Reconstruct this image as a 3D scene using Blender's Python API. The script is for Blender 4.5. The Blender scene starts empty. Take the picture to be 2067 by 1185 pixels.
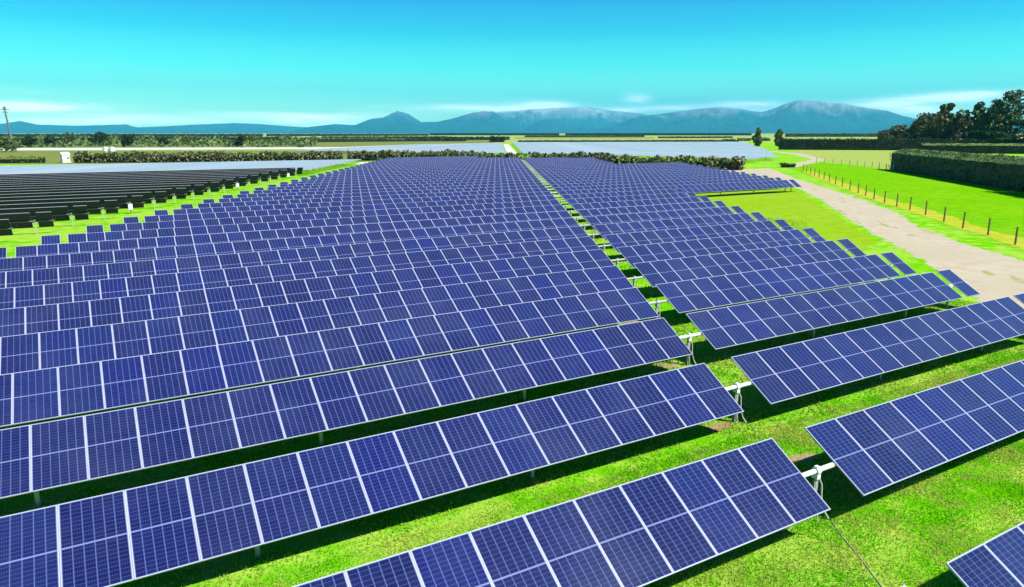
import bpy, bmesh, math, random
import numpy as np
from mathutils import Vector, Matrix

random.seed(7)
rng = np.random.default_rng(11)
scene = bpy.context.scene
col = scene.collection

# ------------------------------------------------------------------ camera
# x runs along the tracker rows, y away across the rows, z up; camera above the origin
F_PX, PITCH, YAW = 1412.41, 0.225366, 0.524297
AXIS_Z = 1.30                      # torque-tube axis above ground
CAM_Z = 7.60478 + AXIS_Z
ROW0, PITCH_Y = 9.47238, 4.89437   # first full row, row spacing
TILT, HALF = 0.54264, 0.99784      # module tilt and half length
GAP_X, GAP_W, STAG = 13.1468, 1.1797, 2.69447   # walkway gap: x at row 0, width, stagger per row
MOD = 1.155                        # module pitch along the row

cam_d = bpy.data.cameras.new('camera')
cam = bpy.data.objects.new('camera', cam_d)
col.objects.link(cam)
cam.location = (0, 0, CAM_Z)
cam.rotation_euler = (math.pi/2 - PITCH, 0, -YAW)
cam_d.sensor_width = 36.0
cam_d.lens = F_PX/2067*36
cam_d.clip_start = 0.1
cam_d.clip_end = 200000
scene.camera = cam
scene.cycles.diffuse_bounces = 1

# ------------------------------------------------------------------ sun, sky, exposure
SUN = Vector((0.50, -0.68, 1.0)).normalized()
SUN_EL = math.asin(SUN.z)
SUN_AZ = math.atan2(SUN.x, SUN.y)
sd = bpy.data.lights.new('sun', 'SUN')
sd.energy = 5.0
sd.angle = math.radians(0.53)
sd.color = (1.0, 0.965, 0.90)
so = bpy.data.objects.new('sun', sd)
col.objects.link(so)
so.location = (30, -40, 60)
so.rotation_euler = SUN.to_track_quat('Z', 'Y').to_euler()

scene.view_settings.view_transform = 'Standard'
scene.view_settings.look = 'None'
scene.view_settings.gamma = 1
scene.view_settings.exposure = 0.85
scene.view_settings.use_curve_mapping = False

# ------------------------------------------------------------------ picture <-> ground
_cy, _sy, _cp, _sp = math.cos(YAW), math.sin(YAW), math.cos(PITCH), math.sin(PITCH)
FWD = np.array([_sy*_cp, _cy*_cp, -_sp]); RGT = np.array([_cy, -_sy, 0.]); UPV = np.cross(RGT, FWD)

def G(px, py, z=0.0):
    """ground point seen at a photo pixel"""
    d = FWD + RGT*(px-1033.5)/F_PX - UPV*(py-592.5)/F_PX
    t = (z-CAM_Z)/d[2]
    return d[0]*t, d[1]*t

def DIR(px, py):
    d = FWD + RGT*(px-1033.5)/F_PX - UPV*(py-592.5)/F_PX
    return d/np.linalg.norm(d)

def PIX(x, y, z):
    v = np.array([x, y, z-CAM_Z]); d = v@FWD
    return 1033.5+F_PX*(v@RGT)/d, 592.5-F_PX*(v@UPV)/d, d

def in_view(x, y, z, m=260):
    px, py, d = PIX(x, y, z)
    return d > 0.5 and -m < px < 2067+m and py < 1185+m

def depth_at(x, y):
    return x*math.sin(YAW)+y*math.cos(YAW)

# ------------------------------------------------------------------ world
world = bpy.data.worlds.new('World')
scene.world = world
world.use_nodes = True

class NB:
    """small node builder"""
    def __init__(self, tree):
        self.t = tree; self.n = tree.nodes; self.l = tree.links
    def add(self, kind, **kw):
        n = self.n.new(kind)
        for k, v in kw.items():
            setattr(n, k, v)
        return n
    def put(self, sock, v):
        if hasattr(v, 'is_linked') or isinstance(v, bpy.types.NodeSocket):
            self.l.new(v, sock)
        elif v is not None:
            sock.default_value = v
    def m(self, op, a, b=None, c=None, clamp=False):
        n = self.add('ShaderNodeMath', operation=op, use_clamp=clamp)
        self.put(n.inputs[0], a)
        if b is not None: self.put(n.inputs[1], b)
        if c is not None: self.put(n.inputs[2], c)
        return n.outputs[0]
    def mix(self, f, a, b, blend='MIX'):
        n = self.add('ShaderNodeMix', data_type='RGBA', blend_type=blend)
        self.put(n.inputs[0], f)
        self.put(n.inputs[6], a if not isinstance(a, tuple) else (*a, 1)[:4])
        self.put(n.inputs[7], b if not isinstance(b, tuple) else (*b, 1)[:4])
        return n.outputs[2]
    def noise(self, vec, scale, detail=4, rough=.55, dim='3D'):
        n = self.add('ShaderNodeTexNoise', noise_dimensions=dim)
        if vec is not None: self.l.new(vec, n.inputs['Vector'])
        n.inputs['Scale'].default_value = scale
        n.inputs['Detail'].default_value = detail
        n.inputs['Roughness'].default_value = rough
        return n.outputs['Fac']
    def ramp(self, f, stops):
        n = self.add('ShaderNodeValToRGB')
        self.l.new(f, n.inputs[0])
        cr = n.color_ramp
        while len(cr.elements) > 1: cr.elements.remove(cr.elements[-1])
        for i, (p, c) in enumerate(stops):
            e = cr.elements[0] if i == 0 else cr.elements.new(p)
            e.position = p
            e.color = (*c, 1) if not isinstance(c, (int, float)) else (c, c, c, 1)
        return n.outputs[0]
    def step(self, v, lo, hi):
        n = self.add('ShaderNodeMapRange', interpolation_type='SMOOTHSTEP')
        self.put(n.inputs[0], v); n.inputs[1].default_value = lo; n.inputs[2].default_value = hi
        return n.outputs[0]

SKY_STRENGTH = 0.06
wb = NB(world.node_tree)
wb.n.clear()
sky = wb.add('ShaderNodeTexSky', sky_type='NISHITA')
sky.sun_disc = False
sky.sun_elevation = SUN_EL
sky.sun_rotation = SUN_AZ
sky.altitude = 120
sky.air_density = 1.0
sky.dust_density = 0.25
sky.ozone_density = 2.2
tc = wb.add('ShaderNodeTexCoord')
sx = wb.add('ShaderNodeSeparateXYZ')
wb.l.new(tc.outputs['Generated'], sx.inputs[0])
az = wb.m('SUBTRACT', wb.m('ARCTAN2', sx.outputs[0], sx.outputs[1]), YAW)   # bearing from the view axis
el = wb.m('ARCSINE', sx.outputs[2])
tr_ = wb.ramp(wb.m('MULTIPLY', el, 1/.25, clamp=True), [(0, (1.0, 1.6, 1.0)), (.2, (.62, 1.5, .92)), (.34, (.20, 1.2, .80)), (.52, (.035, .68, .70)), (.78, (.008, .23, .66)), (.95, (.007, .165, .46)), (1, (.007, .15, .42))])
tint = wb.mix(1.0, sky.outputs[0], tr_, 'MULTIPLY')
tint = wb.mix(1.0, tint, (2.25, 2.25, 2.25), 'MULTIPLY')
hs = wb.add('ShaderNodeHueSaturation')
hs.inputs['Saturation'].default_value = 1.0
wb.l.new(tint, hs.inputs['Color'])
# thin high cloud low over the mountains
cv = wb.add('ShaderNodeCombineXYZ')
wb.put(cv.inputs[0], wb.m('MULTIPLY', az, 7.0)); wb.put(cv.inputs[1], wb.m('MULTIPLY', el, 75.0))
cn = wb.noise(cv.outputs[0], 1.0, 6, .58)
cn2 = wb.noise(cv.outputs[0], 0.45, 2, .5)
def rad_px(px, py):
    d = DIR(px, py)
    return math.atan2(d[0], d[1])-YAW, math.asin(d[2])
total = None
for px, py, wpx, hpx, amp in [(40, 216, 150, 10, 1.3), (150, 240, 130, 10, .65), (440, 246, 130, 8, .5), (700, 236, 130, 8, .55), (1010, 219, 130, 9, 1.1), (1105, 211, 45, 6, .9),
                              (1285, 199, 26, 9, .6), (1375, 217, 60, 5, .9), (1515, 213, 75, 11, 1.25), (1790, 209, 90, 8, .95),
                              (1930, 200, 120, 11, .95), (1990, 188, 70, 6, .6), (1240, 224, 60, 6, .7), (1860, 222, 90, 12, .7)]:
    a0, e0 = rad_px(px, py)
    a1, _ = rad_px(px+wpx, py); _, e1 = rad_px(px, py-hpx)
    da = wb.m('DIVIDE', wb.m('SUBTRACT', az, a0), a1-a0)
    de = wb.m('DIVIDE', wb.m('SUBTRACT', el, e0), e1-e0)
    q = wb.m('ADD', wb.m('MULTIPLY', da, da), wb.m('MULTIPLY', de, de))
    g = wb.m('MULTIPLY', wb.m('EXPONENT', wb.m('MULTIPLY', q, -1.0)), amp)
    total = g if total is None else wb.m('ADD', total, g)
band = wb.m('MULTIPLY', wb.step(el, 0.0, 0.012), wb.m('SUBTRACT', 1.0, wb.step(el, 0.025, 0.06)))
wisps = wb.m('MULTIPLY', wb.m('MULTIPLY', band, wb.step(cn2, .5, .75)), .5)
cl = wb.m('ADD', total, wisps)
cl = wb.m('MULTIPLY', cl, wb.m('ADD', .25, wb.m('MULTIPLY', wb.step(cn, .33, .68), .95)))
cl = wb.m('MULTIPLY', cl, 1.35, clamp=True)
SK = 2.4/SKY_STRENGTH
withcloud = wb.mix(cl, hs.outputs[0], (SK*.97, SK*.98, SK))
bg = wb.add('ShaderNodeBackground')
bg.inputs['Strength'].default_value = SKY_STRENGTH
wb.l.new(withcloud, bg.inputs['Color'])
wo = wb.add('ShaderNodeOutputWorld')
wb.l.new(bg.outputs[0], wo.inputs[0])

# ------------------------------------------------------------------ materials
MATS = {}
def material(name):
    m = bpy.data.materials.new(name); m.use_nodes = True
    nb = NB(m.node_tree)
    bs = m.node_tree.nodes['Principled BSDF']
    MATS[name] = m
    return m, nb, bs

def coords(nb, kind='Object'):
    return nb.add('ShaderNodeTexCoord').outputs[kind]

def bump(nb, bs, h, strength, dist=.02):
    b = nb.add('ShaderNodeBump'); b.inputs['Strength'].default_value = strength; b.inputs['Distance'].default_value = dist
    nb.l.new(h, b.inputs['Height']); nb.l.new(b.outputs[0], bs.inputs['Normal'])

# photovoltaic glass: 6 x 22 half-cut cells under a glass sheet, uv spans one module (u counts modules)
m, nb, bs = material('cell_glass')
uv = nb.add('ShaderNodeUVMap').outputs[0]
su = nb.add('ShaderNodeSeparateXYZ'); nb.l.new(uv, su.inputs[0])
u, v = su.outputs[0], su.outputs[1]
uf = nb.m('FRACT', u); uid = nb.m('FLOOR', u)
def edge(val, n, half):     # 1 on the line between cells
    f = nb.m('FRACT', nb.m('MULTIPLY', val, n))
    d = nb.m('ABSOLUTE', nb.m('SUBTRACT', f, .5))
    return nb.step(d, .5-half*1.4, .5-half*.6)
colline = edge(uf, 6.0, .045)
rowline = edge(v, 22.0, .07)
bus = edge(nb.m('ADD', uf, 1/72), 30.0, .13)
mid = nb.m('SUBTRACT', 1.0, nb.step(nb.m('ABSOLUTE', nb.m('SUBTRACT', v, .5)), .0065, .011))
border = nb.m('MAXIMUM', nb.step(nb.m('ABSOLUTE', nb.m('SUBTRACT', uf, .5)), .489, .494), nb.step(nb.m('ABSOLUTE', nb.m('SUBTRACT', v, .5)), .4935, .4965))
oi = nb.add('ShaderNodeObjectInfo')
wn = nb.add('ShaderNodeTexWhiteNoise', noise_dimensions='2D')
wc = nb.add('ShaderNodeCombineXYZ'); nb.put(wc.inputs[0], uid); nb.put(wc.inputs[1], nb.m('MULTIPLY', oi.outputs['Random'], 91.7))
nb.l.new(wc.outputs[0], wn.inputs[0])
cellid = nb.add('ShaderNodeCombineXYZ')
nb.put(cellid.inputs[0], nb.m('FLOOR', nb.m('MULTIPLY', u, 6.0))); nb.put(cellid.inputs[1], nb.m('FLOOR', nb.m('MULTIPLY', v, 22.0))); nb.put(cellid.inputs[2], nb.m('MULTIPLY', oi.outputs['Random'], 57.3))
wn2 = nb.add('ShaderNodeTexWhiteNoise', noise_dimensions='3D'); nb.l.new(cellid.outputs[0], wn2.inputs[0])
blue = nb.ramp(wn.outputs[0], [(0, (.0035, .0045, .044)), (.3, (.0045, .006, .064)), (.55, (.0075, .009, .054)), (.8, (.0055, .010, .080)), (1, (.004, .005, .090))])
cc = nb.mix(nb.m('MULTIPLY', wn2.outputs[0], .35), blue, (.012, .018, .105))
cc = nb.mix(nb.m('MULTIPLY', bus, .06), cc, (.2, .22, .42))
cc = nb.mix(nb.m('MULTIPLY', rowline, .34), cc, (.075, .115, .30))
cc = nb.mix(nb.m('MULTIPLY', colline, .80), cc, (.085, .125, .30))
cc = nb.mix(nb.m('MAXIMUM', mid, border), cc, (.16, .19, .36))
dn = nb.add('ShaderNodeVectorMath', operation='ADD'); nb.l.new(coords(nb), dn.inputs[0]); nb.l.new(oi.outputs['Location'], dn.inputs[1])
dust = nb.noise(dn.outputs[0], .55, 6, .65)
cc = nb.mix(nb.m('MULTIPLY', nb.step(dust, .42, .72), .08), cc, (.11, .14, .21))
nb.l.new(cc, bs.inputs['Base Color'])
bs.inputs['IOR'].default_value = 1.5
bs.inputs['Sheen Weight'].default_value = .2; bs.inputs['Sheen Roughness'].default_value = .45; bs.inputs['Sheen Tint'].default_value = (.80, .90, 1, 1)   # sheen that pales the panels at grazing view angles
nb.put(bs.inputs['Roughness'], nb.m('ADD', .10, nb.m('MULTIPLY', dust, .14)))

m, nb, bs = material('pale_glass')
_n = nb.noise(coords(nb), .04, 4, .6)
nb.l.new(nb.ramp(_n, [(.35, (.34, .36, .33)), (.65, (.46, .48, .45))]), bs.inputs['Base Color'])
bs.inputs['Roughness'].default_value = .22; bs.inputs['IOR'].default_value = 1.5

def simple(name, c, rough=.5, metal=0., var=.12, scale=6., spec=.5):
    m, nb, bs = material(name)
    n = nb.noise(coords(nb), scale, 5, .6)
    k = nb.m('ADD', 1-var, nb.m('MULTIPLY', n, 2*var))
    hv = nb.add('ShaderNodeHueSaturation'); hv.inputs['Color'].default_value = (*c, 1); nb.put(hv.inputs['Value'], k)
    nb.l.new(hv.outputs[0], bs.inputs['Base Color'])
    nb.put(bs.inputs['Roughness'], nb.m('ADD', rough-.06, nb.m('MULTIPLY', n, .12)))
    bs.inputs['Metallic'].default_value = metal
    bs.inputs['Specular IOR Level'].default_value = spec
    return m
simple('aluminium', (.36, .375, .47), .42, .0, .06)
simple('backsheet', (.024, .015, .085), .4, 0, .2, 3, .2)
simple('galvanised', (.38, .40, .38), .5, .1, .16, 14)
simple('shaded_steel', (.12, .125, .13), .5, .2, .2, 10)  # tube steel darkened in colour for the shade behind the turned-away panels
simple('steel_white', (.78, .79, .77), .5, 0, .06)
simple('cable_black', (.03, .03, .032), .55)
simple('conduit_grey', (.42, .44, .38), .6)
simple('white_paint', (.80, .80, .78), .5, 0, .05)
simple('grey_vent', (.25, .26, .27), .5)
simple('post_timber', (.24, .145, .07), .85, 0, .35, 18, .2)
simple('pale_timber', (.42, .38, .30), .85, 0, .25, 18, .2)
simple('wire', (.5, .5, .48), .4, .6)
simple('bark', (.085, .062, .042), .9, 0, .35, 9, .2)
simple('mast_steel', (.16, .20, .24), .5, .3)

def leafmat(name, stops, trans=.12, rnd=.62):
    m, nb, bs = material(name)
    g = nb.add('ShaderNodeNewGeometry')
    n = nb.noise(coords(nb), .35, 3, .5)
    f = nb.m('ADD', nb.m('MULTIPLY', g.outputs['Random Per Island'], rnd), nb.m('MULTIPLY', n, 1-rnd))
    c = nb.ramp(f, stops)
    nb.l.new(c, bs.inputs['Base Color'])
    bs.inputs['Roughness'].default_value = .6
    bs.inputs['Specular IOR Level'].default_value = .25
    bs.inputs['Transmission Weight'].default_value = 0
    if trans:
        tr = nb.add('ShaderNodeBsdfTranslucent'); nb.l.new(c, tr.inputs[0])
        ms = nb.add('ShaderNodeMixShader'); ms.inputs[0].default_value = trans
        nb.l.new(bs.outputs[0], ms.inputs[1]); nb.l.new(tr.outputs[0], ms.inputs[2])
        nb.l.new(ms.outputs[0], m.node_tree.nodes['Material Output'].inputs[0])
    return m
leafmat('leaf_belt', [(.15, (.006, .013, .008)), (.5, (.014, .030, .011)), (.82, (.05, .085, .018)), (.95, (.12, .17, .03))], .04)
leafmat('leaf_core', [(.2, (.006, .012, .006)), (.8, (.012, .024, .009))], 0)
leafmat('hedge_lit_top', [(.3, (.05, .10, .016)), (.5, (.11, .18, .028)), (.7, (.18, .25, .045))], 0, 0.)  # brighter green for clipped hedge tops, sunlight put into the colour
leafmat('leaf_pine', [(.15, (.018, .040, .018)), (.42, (.06, .10, .034)), (.78, (.17, .20, .07))], .06)
leafmat('leaf_gum', [(.15, (.026, .038, .018)), (.42, (.08, .09, .032)), (.65, (.17, .14, .055)), (.95, (.26, .22, .10))], .1)
leafmat('leaf_scrub', [(.1, (.022, .05, .014)), (.4, (.06, .125, .022)), (.65, (.12, .175, .04)), (.9, (.22, .21, .09))], .1)
leafmat('leaf_flax', [(.1, (.020, .034, .012)), (.35, (.08, .10, .028)), (.6, (.18, .18, .075)), (.9, (.36, .32, .2))], .1)
leafmat('grass_blade', [(.1, (.09, .40, .001)), (.4, (.15, .56, .002)), (.7, (.26, .62, .004)), (.93, (.46, .62, .03))], .5, .3)

MATS['grass_blade'].node_tree.nodes['Principled BSDF'].inputs['Specular IOR Level'].default_value = .05
m = MATS['grass_blade']; nb = NB(m.node_tree); bs = m.node_tree.nodes['Principled BSDF']
src = bs.inputs['Base Color'].links[0].from_socket
co_ = coords(nb)
tanf = nb.step(nb.m('ADD', nb.m('MULTIPLY', nb.noise(co_, .55, 3, .6), .6), nb.m('MULTIPLY', nb.noise(co_, 2.6, 4, .65), .4)), .43, .54)
c2 = nb.mix(nb.m('MULTIPLY', tanf, .75), src, (.56, .56, .12))
for l_ in list(m.node_tree.links):
    if l_.from_socket == src and l_.to_node.type in ('BSDF_PRINCIPLED', 'BSDF_TRANSLUCENT'):
        ts = l_.to_socket; m.node_tree.links.remove(l_); m.node_tree.links.new(c2, ts)

# ground
def groundmat(name, a, b, c, dry, drywt, fine=9., bmp=.6, dlo=.47):
    m, nb, bs = material(name)
    co = coords(nb)
    n1 = nb.noise(co, .09, 4, .55); n2 = nb.noise(co, .8, 5, .62); n3 = nb.noise(co, fine, 6, .7)
    k = nb.m('ADD', nb.m('MULTIPLY', n2, .55), nb.m('MULTIPLY', n3, .45))
    cc = nb.ramp(k, [(.30, a), (.5, b), (.70, c)])
    d = nb.m('MULTIPLY', nb.step(nb.m('ADD', nb.m('MULTIPLY', n1, .5), nb.m('MULTIPLY', n2, .5)), dlo, dlo+.14), drywt)
    cc = nb.mix(nb.m('MULTIPLY', d, nb.m('ADD', .35, nb.m('MULTIPLY', nb.step(n3, .4, .62), .65))), cc, dry)
    cc = nb.mix(nb.m('MULTIPLY', nb.step(n1, .42, .62), .35), cc, b)
    nb.l.new(cc, bs.inputs['Base Color'])
    bs.inputs['Roughness'].default_value = .9
    bs.inputs['Specular IOR Level'].default_value = .0
    if bmp: bump(nb, bs, k, bmp, .08)
    return m
groundmat('array_grass', (.06, .27, .002), (.13, .43, .003), (.23, .50, .006), (.44, .46, .10), .95, dlo=.44)
groundmat('pasture', (.065, .25, .001), (.125, .37, .002), (.20, .42, .003), (.27, .38, .014), .75, 4., .3)
groundmat('clearing_grass', (.14, .29, .006), (.205, .365, .010), (.26, .40, .02), (.30, .36, .06), .7, 5., .4)
groundmat('hay_field', (.18, .29, .04), (.27, .35, .07), (.34, .38, .11), (.36, .35, .14), .6, 1.5, .2)
groundmat('olive_field', (.09, .14, .03), (.15, .19, .045), (.2, .24, .06), (.24, .22, .1), .6, .4, 0)
groundmat('far_field', (.17, .27, .05), (.27, .36, .085), (.34, .41, .13), (.36, .38, .16), .6, .3, 0)
groundmat('gravel', (.30, .25, .175), (.43, .37, .27), (.52, .46, .35), (.27, .27, .12), .55, 14., .35)
groundmat('track_grass', (.20, .24, .06), (.30, .32, .11), (.40, .37, .2), (.44, .38, .26), .8, 10., .4)
groundmat('dry_verge', (.22, .32, .012), (.34, .39, .02), (.44, .42, .05), (.50, .44, .12), .9, 5., .4)
groundmat('pale_gravel', (.45, .45, .42), (.52, .52, .5), (.58, .58, .56), (.45, .46, .34), .4, 1., 0)
groundmat('bare_soil', (.20, .12, .06), (.33, .22, .12), (.42, .32, .2), (.40, .35, .14), .5, 12., .5)

m, nb, bs = material('mountain_rock')
co = coords(nb)
sz = nb.add('ShaderNodeSeparateXYZ'); nb.l.new(co, sz.inputs[0])
mp = nb.add('ShaderNodeMapping'); mp.inputs['Scale'].default_value = (1/900, 1/900, 1/2600); nb.l.new(co, mp.inputs[0])
n1 = nb.noise(mp.outputs[0], 1.0, 8, .62)
hgt = nb.m('ADD', nb.m('DIVIDE', sz.outputs[2], 1000.0), nb.m('MULTIPLY', nb.m('SUBTRACT', n1, .5), 1.1))
cc = nb.ramp(hgt, [(.15, (.008, .045, .06)), (.45, (.016, .06, .085)), (.66, (.15, .16, .20)), (.95, (.30, .30, .32))])
cc = nb.mix(nb.m('MULTIPLY', nb.step(nb.m('ADD', hgt, nb.m('MULTIPLY', n1, .35)), 1.05, 1.2), .4), cc, (.65, .68, .72))
nb.l.new(cc, bs.inputs['Base Color']); bs.inputs['Roughness'].default_value = .95; bs.inputs['Specular IOR Level'].default_value = .1

# ------------------------------------------------------------------ mesh helpers
def tag(o, label=None, cat=None, group=None, kind=None):
    if label: o['label'] = label
    if cat: o['category'] = cat
    if group: o['group'] = group
    if kind: o['kind'] = kind
    return o

def link(name, me, parent=None, loc=None):
    o = bpy.data.objects.new(name, me)
    col.objects.link(o)
    if parent is not None: o.parent = parent
    if loc is not None: o.location = loc
    return o

def empty(name, loc):
    o = bpy.data.objects.new(name, None); col.objects.link(o); o.location = loc
    o.empty_display_size = .3
    return o

class MB:
    def __init__(self): self.v = []; self.f = []; self.mi = []
    def box(self, c, s, R=None, mi=0):
        b = len(self.v)
        for dx, dy, dz in ((-1,-1,-1),(1,-1,-1),(1,1,-1),(-1,1,-1),(-1,-1,1),(1,-1,1),(1,1,1),(-1,1,1)):
            p = Vector((dx*s[0]/2, dy*s[1]/2, dz*s[2]/2))
            if R is not None: p = R @ p
            self.v.append(p+Vector(c))
        for q in ((0,3,2,1),(4,5,6,7),(0,1,5,4),(1,2,6,5),(2,3,7,6),(3,0,4,7)):
            self.f.append([b+i for i in q]); self.mi.append(mi)
    def tube(self, pts, rad, seg=8, mi=0, cap=True):
        pts = [Vector(p) for p in pts]; rads = rad if isinstance(rad, (list, tuple)) else [rad]*len(pts)
        rings = []
        for i, p in enumerate(pts):
            t = (pts[min(i+1, len(pts)-1)]-pts[max(i-1, 0)]).normalized()
            a = t.orthogonal().normalized() if abs(t.z) > .95 else t.cross(Vector((0, 0, 1))).normalized()
            b_ = t.cross(a)
            r0 = len(self.v)
            for k in range(seg):
                w = 2*math.pi*k/seg
                self.v.append(p+(a*math.cos(w)+b_*math.sin(w))*rads[i])
            rings.append(r0)
        for r0, r1 in zip(rings, rings[1:]):
            for k in range(seg):
                k2 = (k+1) % seg
                self.f.append([r0+k, r0+k2, r1+k2, r1+k]); self.mi.append(mi)
        if cap:
            self.f.append([rings[0]+k for k in range(seg)][::-1]); self.mi.append(mi)
            self.f.append([rings[-1]+k for k in range(seg)]); self.mi.append(mi)
    def mesh(self, name, mats, smooth=False):
        me = bpy.data.meshes.new(name)
        me.from_pydata([tuple(p) for p in self.v], [], self.f)
        for mt in ([mats] if isinstance(mats, str) else mats): me.materials.append(MATS[mt])
        me.polygons.foreach_set('material_index', self.mi)
        if smooth: me.polygons.foreach_set('use_smooth', [True]*len(me.polygons))
        me.validate(); me.update()
        return me

def quads_mesh(name, P, mat):
    """P: (n,4,3) array of quads -> one mesh"""
    n = len(P)
    me = bpy.data.meshes.new(name)
    me.vertices.add(n*4); me.vertices.foreach_set('co', P.reshape(-1).astype(np.float32))
    me.loops.add(n*4); me.loops.foreach_set('vertex_index', np.arange(n*4, dtype=np.int32))
    me.polygons.add(n); me.polygons.foreach_set('loop_start', np.arange(0, n*4, 4, dtype=np.int32))
    me.polygons.foreach_set('loop_total', np.full(n, 4, dtype=np.int32))
    me.materials.append(MATS[mat]); me.update(); me.validate()
    return me

def sheet(name, pts, mat, z):
    me = bpy.data.meshes.new(name)
    me.from_pydata([(x, y, z) for x, y in pts], [], [list(range(len(pts)))])
    me.materials.append(MATS[mat]); me.update()
    if me.polygons[0].normal.z < 0: me.flip_normals()
    o = link(name, me); o['kind'] = 'structure'
    return o

def wobble_line(pts, step, amp, seed):
    r = random.Random(seed); out = []
    for (x0, y0), (x1, y1) in zip(pts, pts[1:]):
        L = math.hypot(x1-x0, y1-y0); n = max(1, int(L/step))
        for i in range(n):
            t = i/n; d = r.uniform(-amp, amp) if i else 0
            out.append((x0+(x1-x0)*t-(y1-y0)/L*d, y0+(y1-y0)*t+(x1-x0)/L*d))
    out.append(pts[-1])
    return out

# ------------------------------------------------------------------ ground, fields, track
R_ = 42000
g = sheet('ground', [(-R_, -R_), (R_, -R_), (R_, R_), (-R_, R_)], 'array_grass', 0.0)

def gpoly(px_list): return [G(*q) for q in px_list]
sheet('far_plain', [G(-900, 300), G(560, 300), G(1000, 291), G(1500, 287), G(2900, 287), (38000, -9000), (38000, 40000), (-30000, 41000), (-38000, 20000)], 'far_field', .012)
sheet('scrub_field', gpoly([(-500, 303), (620, 303), (860, 292), (1000, 288), (1000, 281), (700, 280.5), (-500, 277)]), 'olive_field', .02)
sheet('pasture_field', [G(1592, 340), G(1655, 327), G(1740, 336), G(1830, 349), G(2600, 420), G(2600, 560), (76, 20), (66.5, 30.5)]
      + [], 'pasture', .006)
sheet('hay_field', gpoly([(1640, 321), (1600, 303), (1900, 303), (1990, 330), (1835, 347.5), (1745, 334), (1660, 325)]), 'hay_field', .012)
tl = [(30, 7.5), (42.2, 20.8), (50, 27.5), (60.4, 38.7), (73, 51), (86.6, 64.), (101, 79), (115.6, 94.5), (124, 110), (128, 125)]
tr = [(46, 5), (53.5, 20.5), (61.2, 31.3), (69.0, 39.5), (78.5, 47.6), (93, 62.6), (108, 80), (119.0, 92.8), (131, 105.5), (150, 126)]
sheet('gravel_track', wobble_line(tl, .5, .38, 3)+wobble_line(tr, .5, .38, 4)[::-1], 'gravel', .004)
sheet('gravel_track', wobble_line([G(1575, 337), G(1640, 322), G(1600, 312), G(1545, 305)], 6, .4, 5)+wobble_line([G(1560, 305), G(1625, 311), G(1668, 323), G(1600, 339)], 6, .4, 6), 'gravel', .016)
sheet('clearing', wobble_line([(87, 89), (64.8, 66), (45.5, 31)], 2, .3, 8)+wobble_line([(56, 35.2), (73, 52.2), (86.6, 65.3), (101, 80.3), (113.8, 94)], 2, .25, 9), 'clearing_grass', .008)
sheet('rough_ground', gpoly([(-300, 333), (150, 331), (700, 328), (900, 318), (700, 304), (-300, 304)]), 'olive_field', .014)
sheet('gravel_strip', gpoly([(-200, 304.6), (700, 301), (860, 293), (860, 290.5), (690, 297), (-200, 299.5)]), 'pale_gravel', .028)
sheet('gravel_strip', gpoly([(1028, 318), (1052, 318), (1026, 291), (1016, 291)]), 'pale_gravel', .020)
sheet('gravel_strip', gpoly([(715, 331.5), (960, 328.5), (985, 331), (965, 326), (730, 327.5)]), 'pale_gravel', .010)

# grass creeping over the track: a broken centre strip and verge tongues
def tongue(cx, cy, ln, wd, ang, seed, z=.0085):
    r = random.Random(seed); pts = []
    for k in range(26):
        a = 2*math.pi*k/26; q = r.uniform(.55, 1.15)
        u_, v_ = math.cos(a)*ln*q, math.sin(a)*wd*q
        pts.append((cx+u_*math.cos(ang)-v_*math.sin(ang), cy+u_*math.sin(ang)+v_*math.cos(ang)))
    sheet('grass_tongue', pts, 'track_grass', z)
rt = random.Random(77)
for k in range(22):
    f_ = rt.uniform(.04, .97)*(len(tl)-4); i_ = int(f_); t_ = f_-i_
    ax, ay = tl[i_][0]+(tl[i_+1][0]-tl[i_][0])*t_, tl[i_][1]+(tl[i_+1][1]-tl[i_][1])*t_
    bx_, by_ = tr[i_][0]+(tr[i_+1][0]-tr[i_][0])*t_, tr[i_][1]+(tr[i_+1][1]-tr[i_][1])*t_
    w_ = (.5+rt.uniform(-.09, .09)) if k < 14 else rt.choice((.06, .95))
    tongue(ax+(bx_-ax)*w_, ay+(by_-ay)*w_, rt.uniform(.7, 1.9), rt.uniform(.12, .38), math.atan2(tl[i_+1][1]-tl[i_][1], tl[i_+1][0]-tl[i_][0]), 300+k, .0085+.0002*k)

# bare soil at the table ends
def patch(cx, cy, rx, ry, seed):
    r = random.Random(seed)
    pts = []
    for k in range(18):
        a = 2*math.pi*k/18; q = r.uniform(.65, 1.1)
        pts.append((cx+math.cos(a)*rx*q, cy+math.sin(a)*ry*q))
    sheet('soil_patch', pts, 'bare_soil', .018)
for q, s_ in (((1452, 862), 1), ((1345, 740), 2), ((1275, 652), 3), ((1625, 925), 4)):
    x, y = G(*q); patch(x, y, .62, .30, s_)

# ------------------------------------------------------------------ mountains
def fbm_table(seed):
    r = np.random.default_rng(seed)
    def f(x, y):
        out = np.zeros_like(x); amp = 1.; fr = 1.
        for o in range(6):
            ph = r.uniform(0, 6.28, 8); kx = r.normal(0, 1, 8); ky = r.normal(0, 1, 8)
            s_ = sum(np.sin(fr*(kx[i]*x+ky[i]*y)+ph[i]) for i in range(8))/3.0
            out += amp*(1-np.abs(s_)); amp *= .5; fr *= 2.03
        return out
    return f

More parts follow.
